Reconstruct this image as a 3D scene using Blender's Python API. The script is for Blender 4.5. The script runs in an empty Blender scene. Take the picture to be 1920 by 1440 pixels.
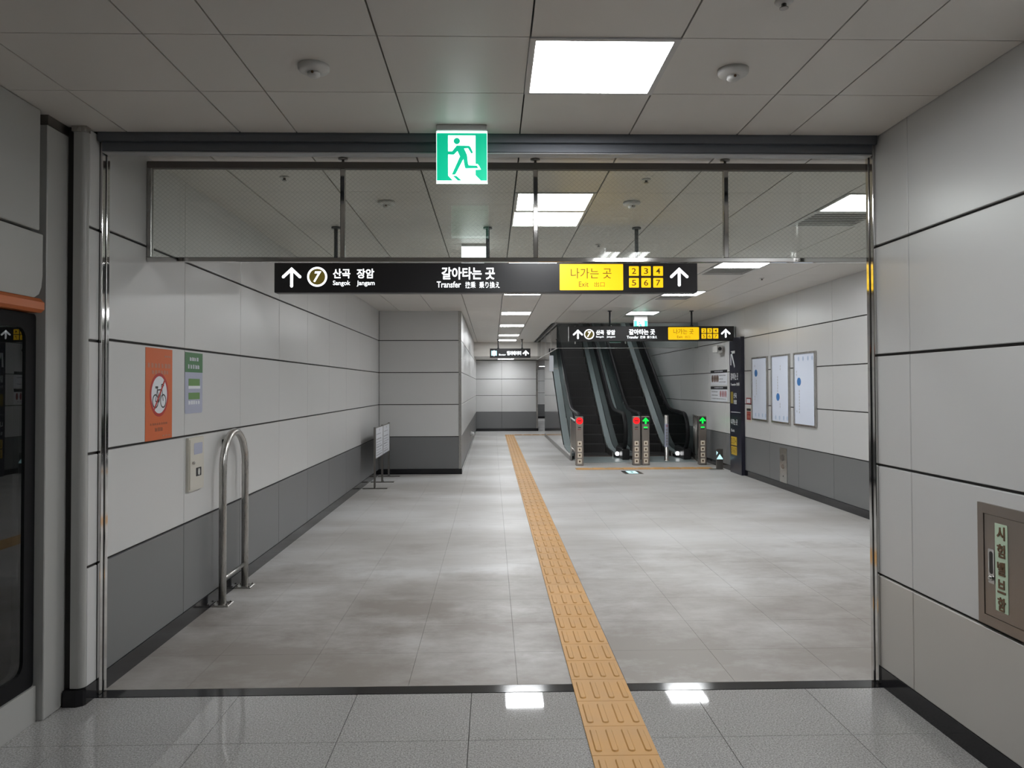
import bpy, bmesh, math, random
from mathutils import Matrix, Vector
random.seed(7)
scene = bpy.context.scene
COL = scene.collection
pi = math.pi

# ------------------------------------------------------------------ camera
F_PX, YAW, PITCH, ROLL, CAM_H = 1474.8, 0.0257, 0.0195, -0.0033, 1.637
def cam_dir(x, y, z):
    cr, sr = math.cos(ROLL), math.sin(ROLL)
    x, z = x*cr - z*sr, x*sr + z*cr
    cp, sp = math.cos(PITCH), math.sin(PITCH)
    y, z = y*cp - z*sp, y*sp + z*cp
    cy, sy = math.cos(YAW), math.sin(YAW)
    return Vector((x*cy + y*sy, -x*sy + y*cy, z))
cd = bpy.data.cameras.new('camera')
cam = bpy.data.objects.new('camera', cd); COL.objects.link(cam)
r_, u_, f_ = cam_dir(1, 0, 0), cam_dir(0, 0, 1), cam_dir(0, 1, 0)
M = Matrix((r_, u_, -f_)).transposed().to_4x4(); M.translation = (0, 0, CAM_H)
cam.matrix_world = M
cd.sensor_width = 36; cd.lens = F_PX*36/1920; cd.shift_y = -24.6/1920
cd.clip_start = .05; cd.clip_end = 200
scene.camera = cam

# ------------------------------------------------------------------ world, exposure
w = bpy.data.worlds.new('world'); scene.world = w; w.use_nodes = True
w.node_tree.nodes['Background'].inputs[0].default_value = (.9, .95, 1, 1)
w.node_tree.nodes['Background'].inputs[1].default_value = .02
vs = scene.view_settings
vs.view_transform = 'Standard'; vs.look = 'None'; vs.gamma = 1; vs.use_curve_mapping = False
vs.exposure = 0.0
LAMP = 31.0          # radiance of the ceiling light panels

# ------------------------------------------------------------------ materials
MATS = {}
def mat(name, col=(.5, .5, .5), rough=.5, metal=0., emit=None, estr=0., spec=.5, coat=0.):
    if name in MATS: return MATS[name]
    m = bpy.data.materials.new(name); m.use_nodes = True
    b = m.node_tree.nodes['Principled BSDF']
    b.inputs['Base Color'].default_value = (*col, 1)
    b.inputs['Roughness'].default_value = rough
    b.inputs['Metallic'].default_value = metal
    b.inputs['Specular IOR Level'].default_value = spec
    b.inputs['Coat Weight'].default_value = coat
    if emit:
        b.inputs['Emission Color'].default_value = (*emit, 1)
        b.inputs['Emission Strength'].default_value = estr
    MATS[name] = m
    return m
def N(m, t, **kw):
    n = m.node_tree.nodes.new(t)
    for k, v in kw.items(): setattr(n, k, v)
    return n
def L(m, a, b): m.node_tree.links.new(a, b)
def noise(m, scale, detail=4, vec=None, rough=.55):
    n = N(m, 'ShaderNodeTexNoise'); n.inputs['Scale'].default_value = scale
    n.inputs['Detail'].default_value = detail; n.inputs['Roughness'].default_value = rough
    if vec is not None: L(m, vec, n.inputs['Vector'])
    return n.outputs['Fac']
def world_pos(m, scale=(1, 1, 1)):
    g = N(m, 'ShaderNodeNewGeometry'); mp = N(m, 'ShaderNodeMapping')
    mp.inputs['Scale'].default_value = scale
    L(m, g.outputs['Position'], mp.inputs['Vector'])
    return mp.outputs['Vector']
def ramp(m, fac, stops):
    r = N(m, 'ShaderNodeValToRGB'); e = r.color_ramp.elements
    while len(e) < len(stops): e.new(.5)
    for x, (p, c) in zip(e, stops): x.position = p; x.color = (*c, 1)
    L(m, fac, r.inputs['Fac']); return r.outputs['Color']
def mixc(m, fac, a, b, mode='MIX'):
    n = N(m, 'ShaderNodeMix', data_type='RGBA', blend_type=mode)
    if isinstance(fac, (int, float)): n.inputs[0].default_value = fac
    else: L(m, fac, n.inputs[0])
    for i, s in ((6, a), (7, b)):
        if isinstance(s, tuple): n.inputs[i].default_value = (*s, 1)
        else: L(m, s, n.inputs[i])
    return n.outputs[2]
def bump(m, h, strength, dist=.002):
    n = N(m, 'ShaderNodeBump'); n.inputs['Strength'].default_value = strength; n.inputs['Distance'].default_value = dist
    L(m, h, n.inputs['Height']); L(m, n.outputs[0], BS(m).inputs['Normal'])
def BS(m): return m.node_tree.nodes['Principled BSDF']

def enamel(name, c, rough, var=.05):
    m = mat(name, c, rough)
    oi = N(m, 'ShaderNodeObjectInfo')
    f = noise(m, 1.3, 3, world_pos(m))
    a = mixc(m, f, tuple(x*(1-var) for x in c), tuple(min(1, x*(1+var)) for x in c))
    v = N(m, 'ShaderNodeMapRange'); v.inputs[3].default_value = 1-var*.7; v.inputs[4].default_value = 1+var*.7
    L(m, oi.outputs['Random'], v.inputs[0])
    b = N(m, 'ShaderNodeHueSaturation'); L(m, v.outputs[0], b.inputs['Value']); L(m, a, b.inputs['Color'])
    L(m, b.outputs[0], BS(m).inputs['Base Color'])
    g = noise(m, 900, 2, world_pos(m)); bump(m, g, .05, .0005)
    return m
enamel('panel_white', (.585, .585, .58), .30, .02)
enamel('panel_grey', (.165, .167, .17), .36, .03)
enamel('panel_warm', (.50, .48, .445), .34)
enamel('enamel_grey', (.40, .40, .385), .35, .02)
enamel('ceiling_tile', (.67, .64, .60), .42, .012)
mat('joint', (.035, .032, .03), .7)
mat('joint_grey', (.16, .155, .15), .7)
mat('slab', (.12, .12, .12), .8)
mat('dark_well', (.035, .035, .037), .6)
mat('granite_black', (.012, .012, .014), .12, spec=.35)
mat('black_plastic', (.012, .012, .013), .35)
mat('door_black', (.008, .008, .009), .55, spec=.15)
mat('rubber', (.008, .008, .009), .5, spec=.25)
mat('rail_brown', (.17, .15, .14), .5)
mat('sign_black', (.019, .018, .02), .32)
mat('sign_navy', (.018, .018, .032), .28)
mat('white_paint', (.7, .7, .69), .4)
mat('white_plastic', (.62, .61, .59), .4)
mat('rod_dark', (.03, .035, .04), .45, .3)
mat('chrome', (.62, .61, .6), .07, 1)
def brushed(name, c, rough):
    m = mat(name, c, rough, 1)
    f = noise(m, 60, 3, world_pos(m, (8, 8, .3)))
    mr = N(m, 'ShaderNodeMapRange'); mr.inputs[3].default_value = rough*.75; mr.inputs[4].default_value = rough*1.3
    L(m, f, mr.inputs[0]); L(m, mr.outputs[0], BS(m).inputs['Roughness'])
brushed('steel', (.50, .49, .47), .28)
brushed('steel_dark', (.27, .255, .24), .33)
brushed('steel_warm', (.36, .32, .29), .36)
brushed('steel_sheet', (.60, .60, .59), .13)
mat('steel_blue', (.40, .46, .465), .34, .25)
mat('shutter_steel', (.16, .17, .19), .4, .6)
mat('shutter_flange', (.42, .42, .44), .45, .5)
mat('orange_paint', (.55, .14, .035), .35)
mat('lamp_frame', (.55, .54, .53), .4)
mat('lamp_diffuser', (.9, .9, .9), .5, emit=(.965, .985, 1), estr=LAMP)
mat('tube_lamp', (.9, .9, .9), .5, emit=(.965, .985, 1), estr=LAMP*.55)
mat('sign_white', (.8, .8, .8), .5, emit=(.93, .97, 1), estr=1.6)
mat('sign_white_dim', (.62, .64, .66), .5)
mat('sign_yellow', (.75, .45, .01), .45, emit=(1, .62, .0), estr=.78)
mat('yellow_print', (.55, .36, .03), .45)
mat('sign_ink', (.11, .065, .0), .6)
mat('badge_olive', (.13, .10, .015), .5, emit=(.13, .10, .015), estr=.5)
mat('exit_green', (.0, .35, .2), .4, emit=(.0, .40, .22), estr=1.0)
mat('exit_white', (.9, .9, .9), .4, emit=(.9, .98, 1), estr=2.2)
mat('edge_glow', (.9, .9, .9), .3, emit=(.8, 1, .97), estr=2.5)
mat('red_light', (.6, .0, .0), .4, emit=(1, .006, .01), estr=1.3)
mat('green_light', (.0, .5, .05), .4, emit=(.0, .85, .06), estr=1.3)
mat('blue_light', (.5, .7, .75), .4, emit=(.5, .85, .9), estr=1.0)
mat('guide_lamp', (.9, .9, .9), .4, emit=(1, 1, 1), estr=2.5)
mat('poster_orange', (.58, .115, .022), .5)
mat('poster_text', (.44, .17, .10), .5)
mat('poster_ink', (.30, .07, .02), .5)
mat('poster_red', (.42, .02, .015), .5)
mat('paper_white', (.68, .70, .74), .5)
mat('paper_blue', (.37, .39, .50), .5)
mat('paper_green', (.055, .17, .065), .5)
mat('paper_green_light', (.12, .25, .07), .5)
mat('ink_black', (.02, .02, .022), .5)
mat('ink_grey', (.25, .25, .27), .5)
mat('ink_pale', (.48, .50, .55), .5)
mat('ink_red', (.3, .03, .03), .5)
mat('map_white', (.76, .82, .95), .25)
mat('map_blue', (.04, .19, .50), .4)
mat('map_pale', (.42, .52, .68), .4)
mat('beige_paint', (.58, .555, .49), .4)
mat('plate_green', (.52, .66, .50), .45)
mat('letter_brown', (.12, .065, .03), .5)
mat('sensor_cream', (.80, .72, .60), .5)
mat('sensor_brown', (.10, .05, .02), .5)
mat('step_dark', (.05, .047, .047), .5, .2)
mat('step_edge', (.09, .085, .085), .4, .6)
mat('comb_brown', (.16, .10, .075), .5, .4)

# dusty corridor stone tiles
m = mat('stone_dusty', (.4, .4, .4), .55)
wp = world_pos(m); st = world_pos(m, (.55, 1.2, 1))
oi = N(m, 'ShaderNodeObjectInfo')
base = mixc(m, oi.outputs['Random'], (.64, .64, .64), (.66, .66, .66))
n1 = noise(m, 1.1, 8, st, .68)
c1 = mixc(m, ramp(m, n1, [(.40, (0, 0, 0)), (.66, (1, 1, 1))]), (.56, .552, .54), base)
n2 = noise(m, .42, 5, world_pos(m, (.7, 1.6, 1)), .6)
c2 = mixc(m, ramp(m, n2, [(.36, (0, 0, 0)), (.6, (1, 1, 1))]), (.42, .405, .385), c1)
sy_ = N(m, 'ShaderNodeSeparateXYZ'); L(m, wp, sy_.inputs[0])
mr = N(m, 'ShaderNodeMapRange', interpolation_type='SMOOTHSTEP'); mr.inputs[1].default_value = 4.4; mr.inputs[2].default_value = 9.5; mr.inputs[3].default_value = .27; mr.inputs[4].default_value = -.1
L(m, sy_.outputs[1], mr.inputs[0])
n5 = noise(m, 1.15, 9, world_pos(m, (.75, 1.0, 1)), .7)
ad = N(m, 'ShaderNodeMath', operation='ADD'); L(m, n5, ad.inputs[0]); L(m, mr.outputs[0], ad.inputs[1])
c2 = mixc(m, ramp(m, ad.outputs[0], [(.50, (0, 0, 0)), (.80, (1, 1, 1))]), c2, (.27, .245, .22))
n3 = noise(m, 9, 6, wp, .7)
c3 = mixc(m, ramp(m, n3, [(.26, (1, 1, 1)), (.36, (0, 0, 0))]), c2, (.33, .30, .27))
n4 = noise(m, 320, 2, wp)
c4 = mixc(m, .35, c3, mixc(m, n4, (.6, .6, .6), (1.35, 1.35, 1.35)), 'MULTIPLY')
L(m, c4, BS(m).inputs['Base Color'])
L(m, ramp(m, n2, [(.3, (.48,)*3), (.7, (.36,)*3)]), BS(m).inputs['Roughness'])
# polished speckled granite
m = mat('granite_polished', (.3, .3, .3), .035)
wp = world_pos(m)
sp = noise(m, 130, 3, wp, .75); sp2 = noise(m, 55, 4, wp, .7); bl = noise(m, 1.6, 4, wp)
c = mixc(m, ramp(m, sp, [(.37, (0, 0, 0)), (.62, (1, 1, 1))]), (.22, .215, .21), (.50, .495, .49))
c = mixc(m, .5, c, mixc(m, sp2, (.5, .5, .5), (1.4, 1.4, 1.4)), 'MULTIPLY')
c = mixc(m, .6, c, mixc(m, bl, (.78, .76, .74), (1.15, 1.15, 1.15)), 'MULTIPLY')
L(m, c, BS(m).inputs['Base Color'])
# tactile paving rubber
m = mat('tactile', (.56, .30, .085), .5)
oi = N(m, 'ShaderNodeObjectInfo'); f = noise(m, 3, 5, world_pos(m))
c = mixc(m, oi.outputs['Random'], (.57, .30, .078), (.65, .35, .105))
c = mixc(m, ramp(m, f, [(.3, (0, 0, 0)), (.75, (1, 1, 1))]), c, (.52, .30, .115))
L(m, c, BS(m).inputs['Base Color'])

def glass_mat(name, tint, wires=0., refl=1.0, body=0., bodycol=(.5, .52, .5)):
    m = bpy.data.materials.new(name); m.use_nodes = True; MATS[name] = m
    nt = m.node_tree; nt.nodes.remove(nt.nodes['Principled BSDF']); out = nt.nodes['Material Output']
    tr = N(m, 'ShaderNodeBsdfTransparent'); tr.inputs[0].default_value = (*tint, 1)
    gl = N(m, 'ShaderNodeBsdfGlossy'); gl.inputs['Roughness'].default_value = 0.0
    fr = N(m, 'ShaderNodeFresnel'); fr.inputs[0].default_value = 1.45*refl
    src = tr.outputs[0]
    if wires or body:
        df = N(m, 'ShaderNodeBsdfDiffuse'); df.inputs[0].default_value = (*bodycol, 1)
        mx = N(m, 'ShaderNodeMixShader'); L(m, tr.outputs[0], mx.inputs[1]); L(m, df.outputs[0], mx.inputs[2])
        if wires:
            g = N(m, 'ShaderNodeNewGeometry'); sep = N(m, 'ShaderNodeSeparateXYZ'); L(m, g.outputs['Position'], sep.inputs[0])
            def M_(op, a, b):
                q = N(m, 'ShaderNodeMath', operation=op)
                for i, s in enumerate((a, b)):
                    if isinstance(s, (int, float)): q.inputs[i].default_value = s
                    else: L(m, s, q.inputs[i])
                return q.outputs[0]
            lines = []
            for op in ('ADD', 'SUBTRACT'):
                s = M_('MULTIPLY', M_(op, M_('MULTIPLY', sep.outputs[0], 1.0), M_('MULTIPLY', sep.outputs[2], 1.2)), 31)
                lines.append(M_('LESS_THAN', M_('ABSOLUTE', M_('SUBTRACT', M_('FRACT', s, 0), .5), 0), .05))
            wv = M_('MAXIMUM', lines[0], lines[1])
            L(m, M_('ADD', M_('MULTIPLY', wv, wires), body), mx.inputs[0])
        else: mx.inputs[0].default_value = body
        src = mx.outputs[0]
    mix = N(m, 'ShaderNodeMixShader'); L(m, fr.outputs[0], mix.inputs[0]); L(m, src, mix.inputs[1]); L(m, gl.outputs[0], mix.inputs[2])
    L(m, mix.outputs[0], out.inputs['Surface'])
    return m
glass_mat('glass_wired', (.93, .95, .93), .13, body=.02)
glass_mat('glass_clear', (.94, .965, .955), body=.012)
glass_mat('glass_balustrade', (.80, .87, .86), body=.03, bodycol=(.3, .4, .4))
glass_mat('glass_door', (.55, .6, .6), body=.03, bodycol=(.2, .22, .22))

# ------------------------------------------------------------------ mesh helpers
class MB:
    def __init__(s): s.v = []; s.f = []; s.sm = []
    def face(s, idx, sm=False): s.f.append(tuple(idx)); s.sm.append(sm)
    def box(s, x0, x1, y0, y1, z0, z1):
        b = len(s.v)
        s.v += [(x, y, z) for z in (z0, z1) for y in (y0, y1) for x in (x0, x1)]
        for q in ((0, 2, 3, 1), (4, 5, 7, 6), (0, 1, 5, 4), (2, 6, 7, 3), (0, 4, 6, 2), (1, 3, 7, 5)):
            s.face([b+i for i in q])
        return s
    def cbox(s, x0, x1, y0, y1, z0, z1, c=.004):
        """box with chamfered edges"""
        b = len(s.v); xs = (x0, x1); ys = (y0, y1); zs = (z0, z1); idx = {}
        for i in (0, 1):
            for j in (0, 1):
                for k in (0, 1):
                    sx, sy, sz = 1-2*i, 1-2*j, 1-2*k
                    for a in range(3):
                        p = [xs[i]+(sx*c if a != 0 else 0), ys[j]+(sy*c if a != 1 else 0), zs[k]+(sz*c if a != 2 else 0)]
                        idx[i, j, k, a] = len(s.v); s.v.append(tuple(p))
        I = idx
        for a in range(3):
            for e in (0, 1):
                o = [(0, 0), (1, 0), (1, 1), (0, 1)]
                q = []
                for (p_, q_) in o:
                    key = [0, 0, 0]; key[a] = e; key[(a+1) % 3] = p_; key[(a+2) % 3] = q_
                    q.append(I[(*key, a)])
                s.face(q if e else q[::-1])
        for a in range(3):
            b1, c1 = (a+1) % 3, (a+2) % 3
            for p_ in (0, 1):
                for q_ in (0, 1):
                    k0 = [0, 0, 0]; k1 = [0, 0, 0]; k0[a] = 0; k1[a] = 1
                    for k in (k0, k1): k[b1] = p_; k[c1] = q_
                    q = [I[(*k0, b1)], I[(*k1, b1)], I[(*k1, c1)], I[(*k0, c1)]]
                    s.face(q if (p_ == q_) == True else q[::-1])
        for i in (0, 1):
            for j in (0, 1):
                for k in (0, 1):
                    t = [I[i, j, k, 0], I[i, j, k, 1], I[i, j, k, 2]]
                    s.face(t if (i+j+k) % 2 else t[::-1])
        return s
    def tube(s, pts, r, n=10, cap=True, ry=None):
        pts = [Vector(p) for p in pts]; b = len(s.v); prev = None; rows = []
        for i, p in enumerate(pts):
            t = (pts[min(i+1, len(pts)-1)] - pts[max(i-1, 0)]).normalized()
            if prev is None:
                a = Vector((0, 0, 1)) if abs(t.z) < .9 else Vector((1, 0, 0))
                u = t.cross(a).normalized()
            else: u = (prev - t*prev.dot(t)).normalized()
            prev = u; v = t.cross(u)
            rr = r[i] if isinstance(r, (list, tuple)) else r
            rows.append([len(s.v)+k for k in range(n)])
            for k in range(n):
                a = 2*pi*k/n
                s.v.append(tuple(p + u*rr*math.cos(a) + v*(ry or rr)*math.sin(a)))
        for i in range(len(rows)-1):
            for k in range(n):
                s.face((rows[i][k], rows[i][(k+1) % n], rows[i+1][(k+1) % n], rows[i+1][k]), True)
        if cap: s.face(rows[0][::-1]); s.face(rows[-1])
        return s
    def lathe(s, prof, c=(0, 0, 0), n=24, axis='z'):
        rows = []
        for r, h in prof:
            rows.append([len(s.v)+k for k in range(n)])
            for k in range(n):
                a = 2*pi*k/n; x, y = r*math.cos(a), r*math.sin(a)
                p = (x, y, h) if axis == 'z' else ((x, h, y) if axis == 'y' else (h, x, y))
                s.v.append((p[0]+c[0], p[1]+c[1], p[2]+c[2]))
        for i in range(len(rows)-1):
            for k in range(n):
                s.face((rows[i][k], rows[i][(k+1) % n], rows[i+1][(k+1) % n], rows[i+1][k]), True)
        s.face(rows[0][::-1]); s.face(rows[-1])
        return s
    def prism(s, poly, fn, d0, d1):
        """2-D polygon -> prism; fn(a, b, d) gives the 3-D point"""
        b = len(s.v); n = len(poly)
        s.v += [tuple(fn(a, c, d0)) for a, c in poly] + [tuple(fn(a, c, d1)) for a, c in poly]
        s.face([b+i for i in range(n)][::-1]); s.face([b+n+i for i in range(n)])
        for i in range(n): s.face((b+i, b+(i+1) % n, b+n+(i+1) % n, b+n+i))
        return s
    def build(s, name, material, parent=None, loc=None, fix=True):
        me = bpy.data.meshes.new(name); me.from_pydata(s.v, [], s.f)
        me.polygons.foreach_set('use_smooth', s.sm)
        if fix:
            bm = bmesh.new(); bm.from_mesh(me); bmesh.ops.recalc_face_normals(bm, faces=bm.faces); bm.to_mesh(me); bm.free()
        me.update()
        return link(name, me, material, parent, loc)
def link(name, me, material, parent=None, loc=None):
    if material and not me.materials: me.materials.append(MATS[material])
    o = bpy.data.objects.new(name, me); COL.objects.link(o)
    if parent: o.parent = parent
    if loc: o.location = loc
    return o
def thing(name, label, cat, loc=(0, 0, 0), group=None, kind=None):
    o = bpy.data.objects.new(name, None); COL.objects.link(o); o.location = loc
    o.empty_display_size = .1
    return tag(o, label, cat, group, kind)
def tag(o, label, cat, group=None, kind=None):
    o['label'] = label; o['category'] = cat
    if group: o['group'] = group
    if kind: o['kind'] = kind
    return o
def struct(o, label, cat): return tag(o, label, cat, kind='structure')
CACHE = {}
def piece(name, parent, material, x0, x1, y0, y1, z0, z1, c=0.):
    """an oblong piece; alike pieces share one mesh"""
    d = (round(x1-x0, 4), round(y1-y0, 4), round(z1-z0, 4), material, c, name)
    if d not in CACHE:
        b = MB(); hx, hy, hz = d[0]/2, d[1]/2, d[2]/2
        if c: b.cbox(-hx, hx, -hy, hy, -hz, hz, c)
        else: b.box(-hx, hx, -hy, hy, -hz, hz)
        me = bpy.data.meshes.new(name); me.from_pydata(b.v, [], b.f)
        bm = bmesh.new(); bm.from_mesh(me); bmesh.ops.recalc_face_normals(bm, faces=bm.faces); bm.to_mesh(me); bm.free()
        me.materials.append(MATS[material]); CACHE[d] = me
    o = bpy.data.objects.new(name, CACHE[d]); COL.objects.link(o); o.parent = parent
    o.location = ((x0+x1)/2, (y0+y1)/2, (z0+z1)/2)
    return o
class Flat:
    """a local plane: a to the right, b up, d out of the surface"""
    def __init__(s, o, r=(1, 0, 0), n=(0, -1, 0), up=(0, 0, 1)):
        s.o, s.r, s.n, s.u = Vector(o), Vector(r), Vector(n), Vector(up)
    def __call__(s, a, b, d=0): return s.o + s.r*a + s.u*b + s.n*d
    def polys(s, name, plist, material, parent, d0=0., d1=.002):
        b = MB()
        for p in plist: b.prism(p, s, d0, d1)
        o = b.build(name, material, parent)
        if name in ('small_print', 'print', 'lettering_strip'): o['kind'] = 'stuff'
        return o
    def rect(s, name, a0, a1, b0, b1, material, parent, d0=0., d1=.002):
        return s.polys(name, [[(a0, b0), (a1, b0), (a1, b1), (a0, b1)]], material, parent, d0, d1)
    def text(s, name, body, a0, a1, b0, b1, material, parent, d=.002, bold=0., depth=.0006, shear=0.):
        me = text_mesh(name, body, bold, shear)
        xs = [v.co.x for v in me.vertices]; ys = [v.co.y for v in me.vertices]
        X0, X1, Y0, Y1 = min(xs), max(xs), min(ys), max(ys)
        for v in me.vertices:
            a = a0 + (v.co.x-X0)/(X1-X0)*(a1-a0); c = b0 + (v.co.y-Y0)/(Y1-Y0)*(b1-b0)
            v.co = s(a, c, d + (depth if v.co.z > .001 else 0))
        return link(name, me, material, parent)
def text_mesh(name, body, bold, shear):
    cu = bpy.data.curves.new(name, 'FONT'); cu.body = body; cu.size = 1; cu.offset = bold; cu.resolution_u = 3; cu.shear = shear
    cu.extrude = .01
    o = bpy.data.objects.new(name, cu); COL.objects.link(o)
    dg = bpy.context.evaluated_depsgraph_get()
    me = bpy.data.meshes.new_from_object(o.evaluated_get(dg))
    me.name = name; me.materials.clear()
    bpy.data.objects.remove(o); bpy.data.curves.remove(cu)
    return me
def circle(cx, cy, r, n=28, ry=None): return [(cx+r*math.cos(2*pi*k/n), cy+(ry or r)*math.sin(2*pi*k/n)) for k in range(n)]
def ring(cx, cy, r0, r1, n=32):
    out = []
    for k in range(n):
        a, b = 2*pi*k/n, 2*pi*(k+1)/n
        out.append([(cx+r0*math.cos(a), cy+r0*math.sin(a)), (cx+r1*math.cos(a), cy+r1*math.sin(a)),
                    (cx+r1*math.cos(b), cy+r1*math.sin(b)), (cx+r0*math.cos(b), cy+r0*math.sin(b))])
    return out
def stroke(p, q, wd):
    (a, b), (c, d) = p, q; l = math.hypot(c-a, d-b) or 1e-9; nx, ny = -(d-b)/l*wd/2, (c-a)/l*wd/2
    return [(a-nx, b-ny), (c-nx, d-ny), (c+nx, d+ny), (a+nx, b+ny)]
def rrect(a0, a1, b0, b1, r, n=5):
    p = []
    for cx, cy, s in ((a1-r, b1-r, 0), (a0+r, b1-r, pi/2), (a0+r, b0+r, pi), (a1-r, b0+r, 1.5*pi)):
        for k in range(n+1): p.append((cx+r*math.cos(s+pi/2*k/n), cy+r*math.sin(s+pi/2*k/n)))
    return p
def words(a0, a1, b, h, n, rnd):
    """a run of small print too fine to read"""
    out = []; a = a0; step = (a1-a0)/n
    for k in range(n):
        wd = step*rnd.uniform(.5, .85); out.append([(a, b), (a+wd, b), (a+wd, b+h*rnd.uniform(.75, 1)), (a, b+h)])
        a += step
    return out

# ------------------------------------------------------------------ dimensions
XL, XR, XW, XS = -2.107, 2.12, 4.60, -.57      # corridor left wall, platform right wall, corridor right wall, wall beyond the step
YG, YG2, YSTEP, YEND = 4.25, 4.38, 14.75, 28.7
C1, C2 = 3.0, 3.05                              # ceilings: platform side, corridor
YB = -4.5                                       # wall behind the camera
ZJ = [.7, 1.3, 1.9, 2.5]

# ------------------------------------------------------------------ floor
floor = MB().box(-2.9, 5.0, YB-.3, 42, -.25, -.022).build('floor', 'joint_grey')
struct(floor, 'grey stone tiled floor running from the platform into the corridor', 'floor')
def rows(y0, y1, step):
    out = []; y = y0
    while y < y1-1e-6: out.append((y, min(y+step, y1))); y += step
    return out
g = .0009
near_cols = [-2.9, -2.57, -1.97, -1.345, -.72, -.112, .475, 1.072, 1.684, 2.4]
near_rows = [YB-.3] + [4.235-.56*k for k in range(15, 0, -1)] + [4.235]
for i in range(len(near_cols)-1):
    for j in range(len(near_rows)-1):
        a, b, c, d = near_cols[i], near_cols[i+1], near_rows[j], near_rows[j+1]
        if d < -1.6: continue
        piece('floor_tile', floor, 'granite_polished', a+.0016, b-.0016, c+.0014, d-.0014, -.022, 0)
piece('floor_tile', floor, 'granite_polished', -2.9, 2.4, YB-.3, near_rows[6]-g if near_rows[6] < -1.6 else -1.62, -.022, -.001)
cor_cols = [-2.4, -1.665, -1.06, -.462, .137, .738, 1.34, 1.946, 2.57, 3.18, 3.79, 4.40, 4.95]
cor_rows = [4.345, 4.88] + [4.88+.6*k for k in range(1, 17)]
for i in range(len(cor_cols)-1):
    for j in range(len(cor_rows)-1):
        piece('floor_tile', floor, 'stone_dusty', cor_cols[i]+g, cor_cols[i+1]-g, cor_rows[j]+g, cor_rows[j+1]-g, -.022, 0)
b = MB(); y0 = cor_rows[-1]
for i in range(len(cor_cols)-1):
    for k in range(44):
        if y0+.6*k > 41.5: break
        b.box(cor_cols[i]+g, cor_cols[i+1]-g, y0+.6*k+g, y0+.6*(k+1)-g, -.022, 0)
o = b.build('floor_tile', 'stone_dusty', floor); o['kind'] = 'stuff'
trim = MB().box(-2.1, 2.13, 4.24, 4.34, -.022, .001).build('trim_1', 'granite_black')
struct(trim, 'polished black stone threshold strip across the floor under the shutter', 'threshold')

# ------------------------------------------------------------------ tactile paving
def tactile_mesh():
    b = MB(); b.cbox(-.149, .149, -.149, .149, 0, .006, .002)
    for k in range(4):
        x = -.112 + k*.0747
        pts = rrect(x-.0175, x+.0175, -.118, .118, .0174, 3)
        base = len(b.v); n = len(pts)
        b.v += [(p[0], p[1], .005) for p in pts]
        top = rrect(x-.0115, x+.0115, -.112, .112, .0114, 3)
        b.v += [(p[0], p[1], .0115) for p in top]
        b.face([base+n+i for i in range(n)])
        for i in range(n): b.face((base+i, base+(i+1) % n, base+n+(i+1) % n, base+n+i))
    me = bpy.data.meshes.new('tactile_tile'); me.from_pydata(b.v, [], b.f)
    bm = bmesh.new(); bm.from_mesh(me); bmesh.ops.recalc_face_normals(bm, faces=bm.faces); bm.to_mesh(me); bm.free()
    me.materials.append(MATS['tactile']); return me
TM = tactile_mesh()
t = thing('tactile_paving', 'long yellow ribbed tactile strip running down the corridor floor', 'tactile paving', (.585, 4.24, 0))
k = 0; y = 2.14
while y < 26.6:
    o = link('tile', TM, None, t); o.location = (.0, y-4.24, .001); y += .3
for k in range(6):
    o = link('tile', TM, None, t); o.location = (.3+.3*k, 26.41-4.24, .001); o.rotation_euler.z = pi/2
t = thing('tactile_paving', 'short yellow tactile strip laid crosswise before the escalator posts', 'tactile paving', (3.0, 15.5, 0))
for k in range(9):
    o = link('tile', TM, None, t); o.location = (-1.2+.3*k, 0, .001); o.rotation_euler.z = pi/2

# ------------------------------------------------------------------ walls
HG, VG = .007, .0025
def panel_wall_x(parent, x, sgn, ycuts, zcuts, mats, th=.025):
    """panels on a wall whose face lies at x and looks along sgn"""
    xa, xb = (x-th, x) if sgn > 0 else (x, x+th)
    for i in range(len(ycuts)-1):
        for j in range(len(zcuts)-1):
            piece('panel', parent, mats[j], xa, xb, ycuts[i]+VG, ycuts[i+1]-VG, zcuts[j]+(HG if j else 0), zcuts[j+1]-HG, .003)
def panel_wall_y(parent, y, xcuts, zcuts, mats, th=.025):
    for i in range(len(xcuts)-1):
        for j in range(len(zcuts)-1):
            piece('panel', parent, mats[j], xcuts[i]+VG, xcuts[i+1]-VG, y, y+th, zcuts[j]+(HG if j else 0), zcuts[j+1]-HG, .003)
WM = ['panel_grey'] + ['panel_white']*4
ZC = [.1, .7, 1.3, 1.9, 2.5, C2+.022]
# corridor left wall
wl = struct(MB().box(XL-.25, XL-.018, 4.36, YSTEP+.1, -.02, C2+.1).build('wall_left', 'joint'),
            'white panelled wall with grey lower band carrying the orange poster', 'wall')
panel_wall_x(wl, XL, 1, [4.37, 5.45, 6.65, 7.85, 9.05, 10.25, 11.45, 12.65, 13.85, YSTEP], ZC, WM)
struct(MB().box(XL-.02, XL+.008, 4.37, YSTEP, 0, .1).build('baseboard_left', 'granite_black'), 'black stone baseboard along the left corridor wall', 'baseboard')
# step wall facing the camera
ws = struct(MB().box(XL-.25, XS-.03, YSTEP+.018, YSTEP+.3, -.02, C2+.1).build('wall_step', 'joint'),
            'narrow panelled wall face where the corridor narrows on the left', 'wall')
panel_wall_y(ws, YSTEP, [XL+.002, XS-.05], ZC, WM)
MB().box(XS-.05, XS, YSTEP-.004, YSTEP+.06, .1, C2-.004).build('corner_trim', 'steel', ws)
struct(MB().box(XL, XS+.01, YSTEP-.01, YSTEP+.02, 0, .1).build('baseboard_step', 'granite_black'), 'black stone baseboard under the narrow wall face', 'baseboard')
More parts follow.
